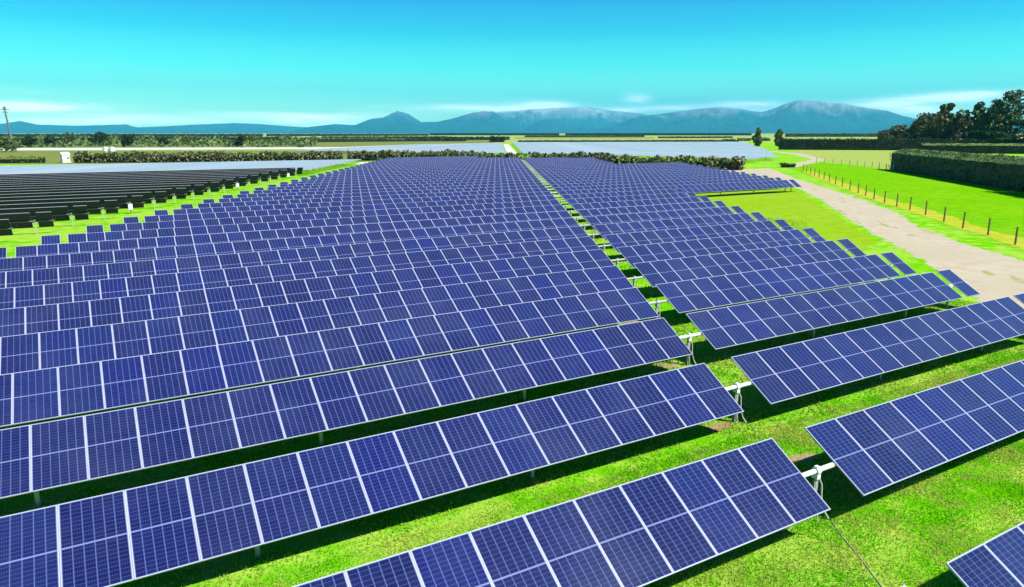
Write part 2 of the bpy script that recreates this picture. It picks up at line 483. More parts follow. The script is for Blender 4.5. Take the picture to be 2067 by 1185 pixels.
def mountains(prof, D, depth_front, depth_back, seed, rough):
    px = np.array([p_[0] for p_ in prof], float); py = np.array([p_[1] for p_ in prof], float)
    az_ = []; tn = []
    for a, b in zip(px, py):
        d = DIR(a, b); az_.append(math.atan2(d[0], d[1])); tn.append(d[2]/math.hypot(d[0], d[1]))
    az_ = np.array(az_); hh = np.array(tn)*D+CAM_Z
    NA, NR = 760, 84
    A = np.linspace(az_[0], az_[-1], NA)
    Hc = np.interp(A, az_, hh)
    r = np.random.default_rng(seed)
    t = np.linspace(0, 1, NR); crest = .62
    f = fbm_table(seed)
    AA, TT = np.meshgrid(A, t, indexing='ij')
    rad = D-depth_front+TT/crest*depth_front
    rad = np.where(TT > crest, D+(TT-crest)/(1-crest)*depth_back, rad)
    shape = np.where(TT < crest, (TT/crest)**1.25, (1-(TT-crest)/(1-crest))**1.1)
    X = np.sin(AA)*rad; Y = np.cos(AA)*rad
    n = f(X/1500., Y/1500.)
    n = (n-n.mean())/n.std()
    away = np.clip(np.abs(TT-crest)/.25, 0, 1)*np.clip(TT/.08, 0, 1)
    Z = Hc[:, None]*shape*(1+rough*n*away)
    fine = f(X/420.+9, Y/420.); fine = (fine-fine.mean())/fine.std()
    Z = Z+fine*Hc[:, None]*.085*np.clip(shape*3, 0, 1)*np.clip(np.abs(TT-crest)*7+.07, 0, 1)
    Z = np.minimum(Z, Hc[:, None]*(.93+.07*np.clip(1-np.abs(TT-crest)/.06, 0, 1)))
    Z = np.maximum(Z, 0)*np.clip(shape*20, 0, 1)-.5*(shape < .001)
    V = np.stack([X, Y, Z+.05], -1).reshape(-1, 3)
    idx = np.arange(NA*NR).reshape(NA, NR)
    q = np.stack([idx[:-1, :-1], idx[1:, :-1], idx[1:, 1:], idx[:-1, 1:]], -1).reshape(-1, 4)[:, ::-1]
    me = bpy.data.meshes.new('mountains')
    me.from_pydata(V.tolist(), [], q.tolist())
    me.polygons.foreach_set('use_smooth', [True]*len(me.polygons))
    me.materials.append(MATS['mountain_rock']); me.update()
    o = link('mountains', me); o['kind'] = 'structure'
    return o
# left low range, far
mountains([(-700, 262), (-400, 254), (-200, 256), (-60, 252), (0, 250), (40, 243.5), (75, 251), (150, 254), (255, 251), (275, 257), (330, 255), (380, 252), (430, 250), (470, 248), (520, 250), (560, 253), (600, 256), (640, 258), (700, 262), (760, 267)], 31000, 7000, 5000, 3, .30)
# pale high range behind the centre
mountains([(880, 262), (940, 240), (1000, 227), (1036, 223.5), (1073, 220), (1104, 218.7), (1140, 216), (1179, 213.4), (1206, 218.7), (1242, 223.5), (1290, 228), (1330, 236), (1400, 232), (1440, 222), (1500, 226), (1560, 236), (1700, 250), (1800, 262)], 30000, 6500, 5000, 5, .34)
# front massifs
mountains([(590, 266), (619, 257), (673, 250), (716, 252.5), (747, 240), (774, 236), (790, 228), (803, 223), (824, 229), (850, 246), (867, 245), (880, 246), (910, 240), (948, 229), (979, 223.5), (1000, 227), (1018, 238), (1035, 252), (1060, 258), (1085, 246), (1110, 240), (1135, 246), (1165, 256), (1210, 258), (1240, 252), (1275, 238), (1314, 232), (1334, 229.6), (1363, 225), (1392, 222), (1418, 218.7), (1447, 216), (1461, 217), (1493, 219), (1522, 224.6), (1541, 225.7), (1567, 217), (1580, 210.5), (1602, 203), (1652, 202), (1674, 207), (1700, 208), (1733, 215), (1755, 219), (1794, 223.5), (1820, 233), (1853, 240), (1900, 246), (1980, 252), (2067, 250), (2200, 240), (2400, 252), (2700, 262)], 23500, 5200, 5000, 9, .46)

# ------------------------------------------------------------------ vegetation
def leaf_quads(C, size, flat=0., rs=None):
    """C: (n,3) centres -> random leaf-clump quads"""
    r = rs or rng
    n = len(C)
    a = r.normal(size=(n, 3)); a[:, 2] *= (1-flat); a /= np.linalg.norm(a, axis=1)[:, None]
    b = r.normal(size=(n, 3)); b -= (b*a).sum(1)[:, None]*a; b /= np.linalg.norm(b, axis=1)[:, None]
    s_ = size*r.uniform(.55, 1.25, n)[:, None]
    a = a*s_*.5; b = b*s_*.5*r.uniform(.45, .9, n)[:, None]
    return np.stack([C-a-b, C+a-b*.4, C+a*.8+b, C-a*.5+b*.9], 1)

def crown_points(n, clumps, r):
    """points on the shells of clump ellipsoids: clumps rows (x,y,z,rx,ry,rz)"""
    cl_ = np.array(clumps); w = cl_[:, 3]*cl_[:, 5]; w = w/w.sum()
    k = r.choice(len(cl_), n, p=w)
    d = r.normal(size=(n, 3)); d /= np.linalg.norm(d, axis=1)[:, None]
    rad = r.uniform(.35, 1.0, n)**.5
    return cl_[k, :3]+d*cl_[k, 3:]*rad[:, None]

def tree(x, y, h, w, kind, label, group=None, seed=0, nleaf=1500, leaf=.7, name='tree', z0=.15):
    r = np.random.default_rng(seed); rr = random.Random(seed)
    t = empty(name, (x, y, 0))
    mb = MB()
    lean = Vector((rr.uniform(-.04, .04), rr.uniform(-.04, .04), 0))
    top = h*.86
    pts = [Vector((0, 0, -.2))+lean*0, Vector((0, 0, h*.25))+lean*h*.25, Vector((0, 0, h*.55))+lean*h*.6, Vector((0, 0, top))+lean*h]
    mb.tube(pts, [h*.024+.06, h*.019+.04, h*.012+.02, .03], 7)
    clumps = []
    if kind == 'pine':
        nl = 15
        for i in range(nl):
            zz = h*(z0+.06+(.92-z0)*i/nl)
            rad = w*.5*(1-((zz/h)**1.6)*.72)*rr.uniform(.65, 1.1)
            for k in range(3):
                a = rr.uniform(0, 6.28)
                clumps.append((math.cos(a)*rad*.55, math.sin(a)*rad*.55, zz+rr.uniform(-.02, .02)*h, rad*.5, rad*.5, h*.05))
        clumps.append((0, 0, h*.95, w*.1, w*.1, h*.05))
    elif kind == 'open':
        for i in range(24):
            a = rr.uniform(0, 6.28); zz = h*(z0+.2+(.77-z0)*i/24); rad = w*.5*rr.uniform(.2, .8)*(1.15-.75*zz/h)
            s_ = w*rr.uniform(.10, .18)
            c_ = Vector((math.cos(a)*rad, math.sin(a)*rad, zz))
            clumps.append((c_.x, c_.y, c_.z, s_, s_, s_*.62))
            base = Vector((0, 0, zz-rad*.55))
            mb.tube([base, (base+c_)/2+Vector((0, 0, .02*h)), c_], [h*.008+.03, h*.006+.02, .02], 5)
    else:
        for i in range(12):
            a = rr.uniform(0, 6.28); zz = h*rr.uniform(z0+.12, .80); rad = w*.5*rr.uniform(.1, .55)*(1.15-.55*zz/h)
            s_ = w*rr.uniform(.17, .28)
            clumps.append((math.cos(a)*rad, math.sin(a)*rad, zz, s_, s_, min(s_*.8, h*.2)))
        for q_ in (.25, .45, .62, .78, .9):
            clumps.append((0, 0, h*q_, w*.30*(1.2-q_*.75), w*.30*(1.2-q_*.75), h*.12))
        for i in range(4):
            c_ = Vector(clumps[i][:3]); b0 = Vector((0, 0, c_.z*.55))
            mb.tube([b0, (b0+c_)/2, c_], [h*.009+.03, h*.006+.02, .02], 5)
    link('trunk', mb.mesh('trunk', 'bark'), t)
    P = leaf_quads(crown_points(nleaf, clumps, r), leaf, .2, r)
    P[:, :, 2] = np.maximum(P[:, :, 2], .05)
    link('crown', quads_mesh('crown', P, {'pine': 'leaf_pine', 'open': 'leaf_pine', 'gum': 'leaf_gum', 'round': 'leaf_belt', 'scrub': 'leaf_scrub'}[kind]), t)
    return tag(t, label, 'tree', group)

def hedge(pts, h, w, mat, label, density=14, leaf=.45, ragged=.2, trimmed=True, seed=0, core=True, bottom=.0, cat='hedge', name='hedge', shoulder=0.):
    """a belt of foliage along a ground polyline (world points), h tall, w thick"""
    r = np.random.default_rng(seed)
    t = empty(name, (pts[0][0], pts[0][1], 0)); ox, oy = pts[0]
    allq = []; mb = MB(); tk = MB()
    for (x0, y0), (x1, y1) in zip(pts, pts[1:]):
        L = math.hypot(x1-x0, y1-y0); ux, uy = (x1-x0)/L, (y1-y0)/L; nx, ny = -uy, ux
        n = int(L*density*(h+w)/4)
        s_ = r.uniform(-.1*w, L+.1*w, n)
        top = h*(1+ragged*(.6*np.sin(s_*.9+seed)+.5*np.sin(s_*.37+2*seed)+.5*np.sin(s_*2.3+seed*3)))*.92
        if trimmed:
            side = r.uniform(0, 1, n)
            onTop = side < w/(w+2*h)
            lat = np.where(onTop, r.uniform(-.5, .5, n)*w, np.where(r.uniform(size=n) < .5, -.5, .5)*w*r.uniform(.86, 1.06, n))
            z = np.where(onTop, top*r.uniform(.94, 1.05, n), top*r.uniform(bottom, 1, n))
            if shoulder:                 # battered, rounded-off top
                zs = h*.79; up = np.clip((z-zs)/(h-zs), 0, 1); lat = lat*(1-shoulder*up)
                onTop = onTop | (up > .05)
            end = r.uniform(size=n) < w*.6/(L+w)
            s_ = np.where(end & ~onTop, np.where(r.uniform(size=n) < .5, -.02, L+.02), s_)
            lat = np.where(end & ~onTop, r.uniform(-.5, .5, n)*w, lat)
        else:
            z = top*r.uniform(bottom, 1, n)**.8
            lat = r.normal(0, .28, n)*w*(1.15-.6*z/h)
        C = np.stack([x0-ox+ux*s_+nx*lat, y0-oy+uy*s_+ny*lat, z], 1)
        Q = leaf_quads(C, leaf, .0 if trimmed else -.6, r)
        if trimmed:                      # clipped tops lie flat, clipped sides hang upright
            ctr = Q.mean(1, keepdims=True); D_ = Q-ctr
            D_[onTop, :, 2] *= .35
            nv = np.array([nx, ny, 0]); k_ = D_[~onTop]@nv; D_[~onTop] -= .55*k_[..., None]*nv
            Q = ctr+D_
        Q[:, :, 2] = np.maximum(Q[:, :, 2], .03)
        allq.append(Q)
        if core:
            R3 = Matrix.Rotation(math.atan2(uy, ux), 3, 'Z')
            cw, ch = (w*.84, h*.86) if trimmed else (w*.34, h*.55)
            if shoulder:
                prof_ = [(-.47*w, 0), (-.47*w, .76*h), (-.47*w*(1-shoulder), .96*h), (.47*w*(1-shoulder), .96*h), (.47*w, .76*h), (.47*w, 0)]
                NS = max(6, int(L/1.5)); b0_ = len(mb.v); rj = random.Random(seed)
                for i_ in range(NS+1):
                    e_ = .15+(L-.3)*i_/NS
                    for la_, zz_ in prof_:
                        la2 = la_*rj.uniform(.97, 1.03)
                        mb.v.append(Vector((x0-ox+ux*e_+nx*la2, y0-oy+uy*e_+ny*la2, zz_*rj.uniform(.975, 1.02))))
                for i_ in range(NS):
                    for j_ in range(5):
                        q_ = b0_+i_*6+j_; mb.f.append([q_, q_+1, q_+7, q_+6]); mb.mi.append(1 if 0 < j_ < 4 else 0)  # top and shoulders coloured as sunlit, sides coloured as shaded
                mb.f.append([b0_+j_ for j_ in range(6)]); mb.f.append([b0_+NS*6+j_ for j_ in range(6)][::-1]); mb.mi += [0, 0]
            else:
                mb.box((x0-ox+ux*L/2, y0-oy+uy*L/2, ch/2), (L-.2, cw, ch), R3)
        for k in range(max(2, int(L/2.5))):
            s0 = (k+.5)/max(2, int(L/2.5))*L
            tk.tube([(x0-ox+ux*s0, y0-oy+uy*s0, -.1), (x0-ox+ux*s0+.1, y0-oy+uy*s0, h*.5), (x0-ox+ux*s0, y0-oy+uy*s0+.1, h*.84)], [.09, .06, .03], 5)
    link('foliage', quads_mesh('foliage', np.concatenate(allq), mat), t)
    if core: link('foliage_core', mb.mesh('foliage_core', ['leaf_core', 'hedge_lit_top'] if shoulder else 'leaf_core'), t)  # dark solid core blocks light; shouldered cores have sun and shade painted in
    o_ = link('stems', tk.mesh('stems', 'bark'), t); o_['kind'] = 'stuff'
    return tag(t, label, cat)

# the flax and toetoe belt behind the array
for k, (poly, lab) in enumerate([
        ([G(1500, 343.5), G(1236, 339.5)], 'shaggy olive hedge ending by the gravel track behind the array'),
        ([G(1236, 338), G(1204, 330)], 'short jog of shaggy olive hedge stepping back behind the array'),
        ([G(1204, 329.5), G(1068, 330)], 'shaggy olive hedge section beyond the gap, right of the lone dark shrub'),
        ([G(1052, 330), G(968, 329.5)], 'shaggy olive hedge section between lone dark shrub and pale gravel strip'),
        ([G(966, 323.5), G(702, 324.5)], 'shaggy olive hedge standing behind the pale gravel strip'),
        ([G(690, 326.5), G(430, 327.5), G(152, 329)], 'long shaggy olive hedge running to the white inverter cabin')]):
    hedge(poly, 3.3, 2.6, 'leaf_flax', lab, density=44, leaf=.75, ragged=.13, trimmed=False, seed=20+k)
hedge([G(92, 329), G(-60, 330)], 2.1, 1.6, 'leaf_scrub', 'low green hedge left of the white inverter cabin', 24, .5, .12, False, 31)
x, y = G(1059, 331)
t = hedge([(x-.4, y), (x+.5, y-.3)], 3.3, 1.6, 'leaf_pine', 'lone dark upright shrub at the far end of the walkway gap', 90, .4, .1, False, 33, cat='shrub', name='shrub')
# clipped dark shelterbelts on the right
def shift(p0, p1, d):      # parallel line moved d to the far side of the camera
    L = math.hypot(p1[0]-p0[0], p1[1]-p0[1]); nx, ny = -(p1[1]-p0[1])/L, (p1[0]-p0[0])/L
    if nx*p0[0]+ny*p0[1] < 0: nx, ny = -nx, -ny
    return (p0[0]+nx*d, p0[1]+ny*d), (p1[0]+nx*d, p1[1]+ny*d)
a_, b_ = shift(G(1782, 342), G(2040, 387.5), 4.6)
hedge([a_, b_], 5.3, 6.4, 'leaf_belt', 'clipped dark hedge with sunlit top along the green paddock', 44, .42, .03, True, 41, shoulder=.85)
c_ = (b_[0]+(b_[0]-a_[0])*.55, b_[1]+(b_[1]-a_[1])*.55)
hedge([(b_[0]+.4*(b_[0]-a_[0])/30, b_[1]+.4*(b_[1]-a_[1])/30), c_], 7.4, 6.4, 'leaf_belt', 'taller unclipped dark hedge continuing the paddock hedge', 30, .5, .06, True, 42)
a_, b_ = shift(G(1858, 309), G(2330, 313), 2.0)
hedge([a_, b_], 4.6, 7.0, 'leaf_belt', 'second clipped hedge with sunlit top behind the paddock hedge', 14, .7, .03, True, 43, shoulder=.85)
a_, b_ = shift(G(1573, 302.5), G(2300, 306), 2.0)
hedge([a_, b_], 6.6, 4.0, 'leaf_belt', 'long dark even-topped shelterbelt behind the hay field', 10, .8, .03, True, 44)
# big trees over the shelterbelts
big = [(1792, 262, 17, 11, 'gum', 'small rounded tree at the low end of the big tree group'),
       (1822, 252, 16, 10, 'gum', 'low spreading grey-green tree with gaps in the big tree group'),
       (1868, 228, 20, 15, 'gum', 'brownish rounded tree in the big group over the hedge'),
       (1898, 226, 20, 14, 'gum', 'bushy olive tree beside the thin open-crowned tree'),
       (1916, 207, 22, 9, 'open', 'thin open-crowned tree rising above its brownish neighbours'),
       (1945, 222, 19, 14, 'gum', 'reddish-brown tinged bushy tree in the big tree group'),
       (1980, 205, 23, 12, 'pine', 'narrow dark conifer with a ragged tip in the tree group'),
       (2012, 200, 23, 15, 'pine', 'broad dark conifer beside the tallest tree'),
       (2052, 181, 25, 19, 'pine', 'tallest dark conifer of the group above the hedges'),
       (2110, 190, 24, 18, 'pine', 'dark conifer at the outer side of the tallest tree')]
for k, (px, py, h, w, kd, lab) in enumerate(big):
    d_ = DIR(px, py); up = d_[2]/math.hypot(d_[0], d_[1])
    dist = (h-CAM_Z)/max(up, .004)
    dist = min(max(dist, 452), 560); h = CAM_Z+up*dist
    hx, hy = d_[0]/math.hypot(d_[0], d_[1]), d_[1]/math.hypot(d_[0], d_[1])
    tree(hx*dist, hy*dist, h, w*dist/360*1.25, kd, lab, 'tall trees over the shelterbelts', 60+k, 6000, 1.15, z0=-.05)
for k, (px, py, dist, w, lab) in enumerate([(1531, 258, 520, 8.5, 'dark tree at the far corner where the track leaves'), (1574, 261, 500, 7.5, 'dark tree at the end of the long shelterbelt')]):
    d_ = DIR(px, py); hyp = math.hypot(d_[0], d_[1]); h = CAM_Z+d_[2]/hyp*dist
    tree(d_[0]/hyp*dist, d_[1]/hyp*dist, h, w, 'scrub', lab, None, 80+k, 3200, .9, z0=-.1)
def shrub(px, py, h, w, mat, label, seed, dens=60, leaf=.5):
    x, y = G(px, py)
    return hedge([(x-w*.43, y+w*.25), (x+w*.43, y-w*.25)], h, w*.7, mat, label, dens, leaf, .15, False, seed, cat='shrub', name='shrub')
shrub(1590, 338, 1.2, 3.4, 'leaf_core', 'low dark rounded shrub beside the gravel track bend', 90, 120, .4)
shrub(1502, 284.5, 3.5, 14, 'leaf_scrub', 'low green shrub clump near the far end of the back field', 91, 10, 1.2)
shrub(1545, 284.5, 4, 9, 'leaf_scrub', 'green shrub clump under the dark tree at the far corner', 92, 10, 1.2)
shrub(1470, 285, 2.5, 12, 'leaf_scrub', 'small pale green shrub clump on the far field edge', 93, 10, 1.1)
shrub(1003, 287, 6, 14, 'leaf_belt', 'dark shrub clump at the head of the pale gravel strip', 94, 9, 1.4)
shrub(690, 284, 3.5, 90, 'leaf_scrub', 'olive scrub line between left scrub and pale panel field', 97, 5, 1.5)
shrub(880, 285, 4, 60, 'leaf_belt', 'long dark scrub line behind the pale panel field', 95, 5, 1.5)
shrub(960, 282.5, 4, 80, 'leaf_belt', 'farther dark scrub line bordering the yellow-green field', 96, 3, 1.8)

# scrub country on the left, one mass with single trees standing out of it
n = 9000
px_ = rng.uniform(-330, 640, n); py_ = 279+rng.uniform(0, 1, n)**1.6*19
C = []
for a, b in zip(px_, py_):
    x, y = G(a, b)
    C.append((x, y, 0))
C = np.array(C); dd = np.hypot(C[:, 0], C[:, 1])
C[:, 2] = rng.uniform(.1, 1, n)*(2.2+1.4*np.sin(px_*.09)+1.1*np.sin(px_*.031+py_))*np.clip(dd/450, .8, 1.5)
C[:, 2] = np.maximum(C[:, 2], .3)
Q = leaf_quads(C, 2.6, .2)
Q[:, :, 2] = np.maximum(Q[:, :, 2], .04)
o = link('scrubland', quads_mesh('scrubland', Q, 'leaf_scrub'))
tag(o, 'mixed green scrub covering the flat land left of the array', 'scrub', None, 'stuff')
for k, (px, py, dist, w, kd, lab) in enumerate([
        (8, 276, 420, 16, 'scrub', 'bright green bush near the leaning mast foot'), (56, 274.5, 560, 15, 'round', 'round dark tree between mast and pale gap in the scrub'),
        (100, 273, 600, 14, 'round', 'broad dark tree in scrub beside the pale gap'), (134, 266, 640, 6, 'pine', 'faint slim conifer in the left scrub'),
        (146, 268, 620, 5, 'pine', 'slim dark conifer standing alone in left scrub'), (199, 266, 560, 15, 'round', 'largest dark round tree in the left scrub'),
        (218, 270, 640, 6, 'pine', 'thin conifer beside the largest round scrub tree'), (257, 270, 540, 15, 'round', 'dark dome-shaped tree in the left scrub'),
        (330, 276, 600, 14, 'round', 'low dark tree beyond the dome-shaped one'), (378, 274, 620, 10, 'scrub', 'small green tree between dome tree and lone dark tree'),
        (484, 271, 520, 11, 'round', 'lone dark rounded tree on the pale scrub edge'), (560, 276, 700, 12, 'round', 'low tree at the end of the left scrub')]):
    d_ = DIR(px, py); hyp = math.hypot(d_[0], d_[1]); h = max(3.5, CAM_Z+d_[2]/hyp*dist)
    tree(d_[0]/hyp*dist, d_[1]/hyp*dist, h, w, kd, lab, None, 100+k, 1000, 1.0, z0=.02)
# distant shelterbelts on the plain
for k, (p0, p1, h, lab, lf, ds) in enumerate([
        ((868, 273.3), (1128, 273.3), 8.8, 'far straight black-green shelterbelt across the plain, broken at a pale gate', 4, .9),
        ((1142, 273.3), (1516, 273.5), 8.8, 'far straight black-green shelterbelt right of the pale gate', 4, .9),
        ((540, 275.2), (864, 274), 7.0, 'far low bluish tree line below the pointed mountain', 4, .6),
        ((-200, 277.5), (530, 276), 7.4, 'far low tree line behind the left scrub', 3.5, .6)]):
    hedge([G(*p0), G(*p1)], h, 14, 'leaf_belt', lab, ds, lf, .05, True, 120+k)

for k, (p0, p1, h, lf, lab) in enumerate([
        ((600, 287.5), (850, 285.5), 3.0, 1.8, 'dark hedgerow along the far edge of the olive scrub ground'),
        ((650, 280.5), (905, 279.5), 4.0, 2.4, 'hedgerow crossing the green fields below the pointed mountain'),
        ((1046, 287.6), (1490, 286.6), 2.2, 1.5, 'thin dark hedgerow behind the right-hand pale panel field'),
        ((1060, 277), (1300, 276.6), 4.0, 2.6, 'short far hedgerow in the yellow-green fields before the shelterbelt'),
        ((1330, 279), (1478, 278.6), 3.2, 2.2, 'low hedgerow nearer than the far shelterbelt, by the two dark trees'),
        ((1585, 276.5), (1790, 276.5), 9.0, 2.6, 'bluish tree line showing over the long shelterbelt'),
        ((300, 284), (560, 283), 4.5, 2.0, 'dense dark hedgerow inside the left scrub'),
        ((-60, 287), (230, 286.5), 4.5, 2.0, 'dark hedgerow at the back of the left scrub near the mast')]):
    hedge([G(*p0), G(*p1)], h, 5, 'leaf_belt' if k != 5 else 'leaf_scrub', lab, 1.6, lf, .12, True, 150+k)
sheet('pale_field', gpoly([(700, 283.6), (1000, 281.6), (1000, 279.6), (760, 281)]), 'hay_field', .04)
sheet('pale_field', gpoly([(1040, 283), (1500, 282), (1500, 279.5), (1040, 280)]), 'hay_field', .04)
sheet('green_field', gpoly([(1040, 279.6), (1320, 279.2), (1320, 277.3), (1040, 277.6)]), 'olive_field', .044)

# ------------------------------------------------------------------ solar trackers
FR = .024     # frame width
PW, PL, PT = MOD-.005, 2*HALF, .035

def panel_full_mesh():
    """one module: frame ring, recessed glass, dark back; local z is the glass normal"""
    v = []; f = []; mi = []; uvs = {}
    x0, x1, y0, y1 = -PW/2, PW/2, -PL/2, PL/2
    v += [(x0, y0, 0), (x1, y0, 0), (x1, y1, 0), (x0, y1, 0)]
    v += [(x0+FR, y0+FR*.8, 0), (x1-FR, y0+FR*.8, 0), (x1-FR, y1-FR*.8, 0), (x0+FR, y1-FR*.8, 0)]
    v += [(a, b, -.004) for a, b, _ in v[4:8]]
    v += [(a, b, -PT) for a, b, _ in v[0:4]]
    for i in range(4):
        j = (i+1) % 4
        f.append([i, j, 4+j, 4+i]); mi.append(0)
        f.append([4+i, 4+j, 8+j, 8+i]); mi.append(0)
        f.append([12+i, 12+j, j, i]); mi.append(0)
    f.append([8, 9, 10, 11]); mi.append(1)
    f.append([15, 14, 13, 12]); mi.append(2)
    me = bpy.data.meshes.new('solar_panel')
    me.from_pydata(v, [], f)
    for mt in ('aluminium', 'cell_glass', 'backsheet'): me.materials.append(MATS[mt])
    me.polygons.foreach_set('material_index', mi)
    ul = me.uv_layers.new(name='UVMap')
    for poly in me.polygons:
        if poly.material_index == 1:
            for li, w in zip(poly.loop_indices, ((0, 0), (.9999, 0), (.9999, 1), (0, 1))): ul.data[li].uv = w
    me.update()
    return me
PANEL_FULL = panel_full_mesh()

def laminate_mesh():
    me = bpy.data.meshes.new('solar_panel')
    x0, x1, y0, y1 = -PW/2+FR, PW/2-FR, -PL/2+FR*.8, PL/2-FR*.8
    z1, z0 = -.004, -.028
    v = [(x0, y0, z0), (x1, y0, z0), (x1, y1, z0), (x0, y1, z0), (x0, y0, z1), (x1, y0, z1), (x1, y1, z1), (x0, y1, z1)]
    f = [(4, 5, 6, 7), (3, 2, 1, 0), (0, 1, 5, 4), (1, 2, 6, 5), (2, 3, 7, 6), (3, 0, 4, 7)]
    me.from_pydata(v, [], f)
    for mt in ('cell_glass', 'backsheet'): me.materials.append(MATS[mt])
    me.polygons.foreach_set('material_index', [0, 1, 1, 1, 1, 1])
    ul = me.uv_layers.new(name='UVMap')
    for li, w in zip(me.polygons[0].loop_indices, ((0, 0), (.9999, 0), (.9999, 1), (0, 1))): ul.data[li].uv = w
    me.update()
    return me
LAMINATE = laminate_mesh()
_fb = MB()
for sx_ in (-1, 1): _fb.box((sx_*(PW/2-FR/2), 0, -PT/2), (FR-.001, PL, PT))
for sy_ in (-1, 1): _fb.box((0, sy_*(PL/2-FR*.4), -PT/2-.0005), (PW-2*FR, FR*.8, PT-.001))
FRAME = _fb.mesh('frame', 'aluminium')

def joined_panels(xs, tilt, name, glass='cell_glass'):
    """many far modules as one mesh, in tracker space (axis along x at height AXIS_Z)"""
    n = len(xs); xs = np.array(xs, float)
    c_, s_ = math.cos(tilt), math.sin(tilt)
    base = np.array([v_.co for v_ in PANEL_FULL.vertices])
    B = np.empty_like(base)
    B[:, 0] = base[:, 0]; B[:, 1] = base[:, 1]*c_-base[:, 2]*s_; B[:, 2] = base[:, 1]*s_+base[:, 2]*c_+AXIS_Z
    V = np.tile(B, (n, 1, 1)); V[:, :, 0] += xs[:, None]
    faces = [list(p_.vertices) for p_ in PANEL_FULL.polygons]; mi = [p_.material_index for p_ in PANEL_FULL.polygons]
    F = []; nv = len(base)
    for k in range(n): F += [[i+k*nv for i in fc] for fc in faces]
    me = bpy.data.meshes.new(name)
    me.from_pydata(V.reshape(-1, 3).tolist(), [], F)
    for mt in ('aluminium', glass, 'backsheet'): me.materials.append(MATS[mt])
    me.polygons.foreach_set('material_index', mi*n)
    ul = me.uv_layers.new(name='UVMap')
    uvb = np.array([d.uv[:] for d in PANEL_FULL.uv_layers[0].data])
    U = np.tile(uvb, (n, 1, 1)); U[:, :, 0] += np.arange(n)[:, None]
    ul.data.foreach_set('uv', U.reshape(-1).astype(np.float32))
    me.update()
    return me

_pb = MB()
_pb.box((0, -.045, (AXIS_Z-.20)/2-.1), (.10, .008, AXIS_Z)); _pb.box((0, .045, (AXIS_Z-.20)/2-.1), (.10, .008, AXIS_Z)); _pb.box((0, 0, (AXIS_Z-.20)/2-.1), (.007, .082, AXIS_Z))
POST = _pb.mesh('post', 'galvanised')
_bb = MB()
_bb.tube([(-.06, 0, 0), (.06, 0, 0)], .10, 12); _bb.box((0, 0, -.135), (.12, .16, .11)); _bb.box((0, 0, .105), (.10, .09, .02))
_sb = MB(); _sb.tube([(-.05, 0, 0), (.05, 0, 0)], .074, 10); _sb.box((0, 0, -.125), (.10, .12, .10)); SADDLE = _sb.mesh('bearing', 'steel_white')
BEARING = _bb.mesh('bearing', 'steel_white'); BEARING_GREY = _bb.mesh('bearing', 'galvanised')
_ub = MB(); _ub.box((0, 0, -.0615), (.07, PL*.42, .055)); RAIL = _ub.mesh('rail', 'galvanised')
_cb = MB(); _cb.box((0, 0, 0), (.42, .22, .62)); _cb.box((0, -.113, .05), (.34, .006, .44)); _cb.box((0, 0, .318), (.46, .26, .02))
CONTROL = _cb.mesh('control_box', 'white_paint')
_hb = MB()
_hb.tube([(.02, 0, 1.12), (.10, -.10, .85), (.06, -.16, .5), (.13, -.2, .22), (.2, -.3, .03)], .022, 6)
_hb.tube([(-.03, 0, 1.12), (-.09, -.04, .8), (-.02, -.1, .45), (-.1, -.22, .03)], .018, 6)
WHIP = _hb.mesh('cable_whip', 'conduit_grey')

def tracker(y, spans, posts, tilt, x_origin, tube='steel_white', *, indiv=True, frames=False, rails=False, boxes=(), whips=(), label='', group=None, glass='cell_glass'):
    """spans: list of lists of module-centre x; one torque tube through all of them"""
    t = empty('solar_tracker', (x_origin, y, 0))
    allx = [x for sp in spans for x in sp]
    xa, xb = min(allx)-MOD*.62, max(allx)+MOD*.62
    mb = MB(); mb.tube([(xa-x_origin, 0, AXIS_Z-.115), (xb-x_origin, 0, AXIS_Z-.115)], .062, 10)
    link('torque_tube', mb.mesh('torque_tube', tube, True), t)
    if indiv:
        for x in allx:
            o = link('solar_panel', LAMINATE if frames else PANEL_FULL, t, (x-x_origin, 0, AXIS_Z))
            o.rotation_euler = (tilt, 0, 0)
            if frames: link('frame', FRAME, o)
            if rails:
                r_ = link('rail', RAIL, t, (x-x_origin, 0, AXIS_Z)); r_.rotation_euler = (tilt, 0, 0)
    else:
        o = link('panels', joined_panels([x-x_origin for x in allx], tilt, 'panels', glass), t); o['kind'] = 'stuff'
    for x in posts:
        p_ = link('post', POST, t, (x-x_origin, 0, 0))
        link('bearing', SADDLE if any(abs(x-q) < MOD*.56 for q in allx) else (BEARING if tube == 'steel_white' else BEARING_GREY), t, (x-x_origin, 0, AXIS_Z-.115))
    for x in boxes: link('control_box', CONTROL, t, (x-x_origin, -.2, .78))
    for x in whips: link('cable_whip', WHIP, t, (x-x_origin, 0, 0))
    return tag(t, label, 'solar tracker', group)

ORD = ['', 'first', 'second', 'third', 'fourth', 'fifth', 'sixth', 'seventh', 'eighth', 'ninth', 'tenth', 'eleventh', 'twelfth', 'thirteenth', 'fourteenth', 'fifteenth', 'sixteenth', 'seventeenth', 'eighteenth', 'nineteenth', 'twentieth']
END_GAP = .45
def wing(x0, n, sgn, tail=True):
    """module centres from the walkway gap outwards, with one detached end module"""
    xs = [x0+sgn*(k+.5)*MOD for k in range(n)]
    e = x0+sgn*(n*MOD+END_GAP)
    return xs, ([e+sgn*.5*MOD] if tail else []), x0+sgn*(n*MOD+END_GAP/2)

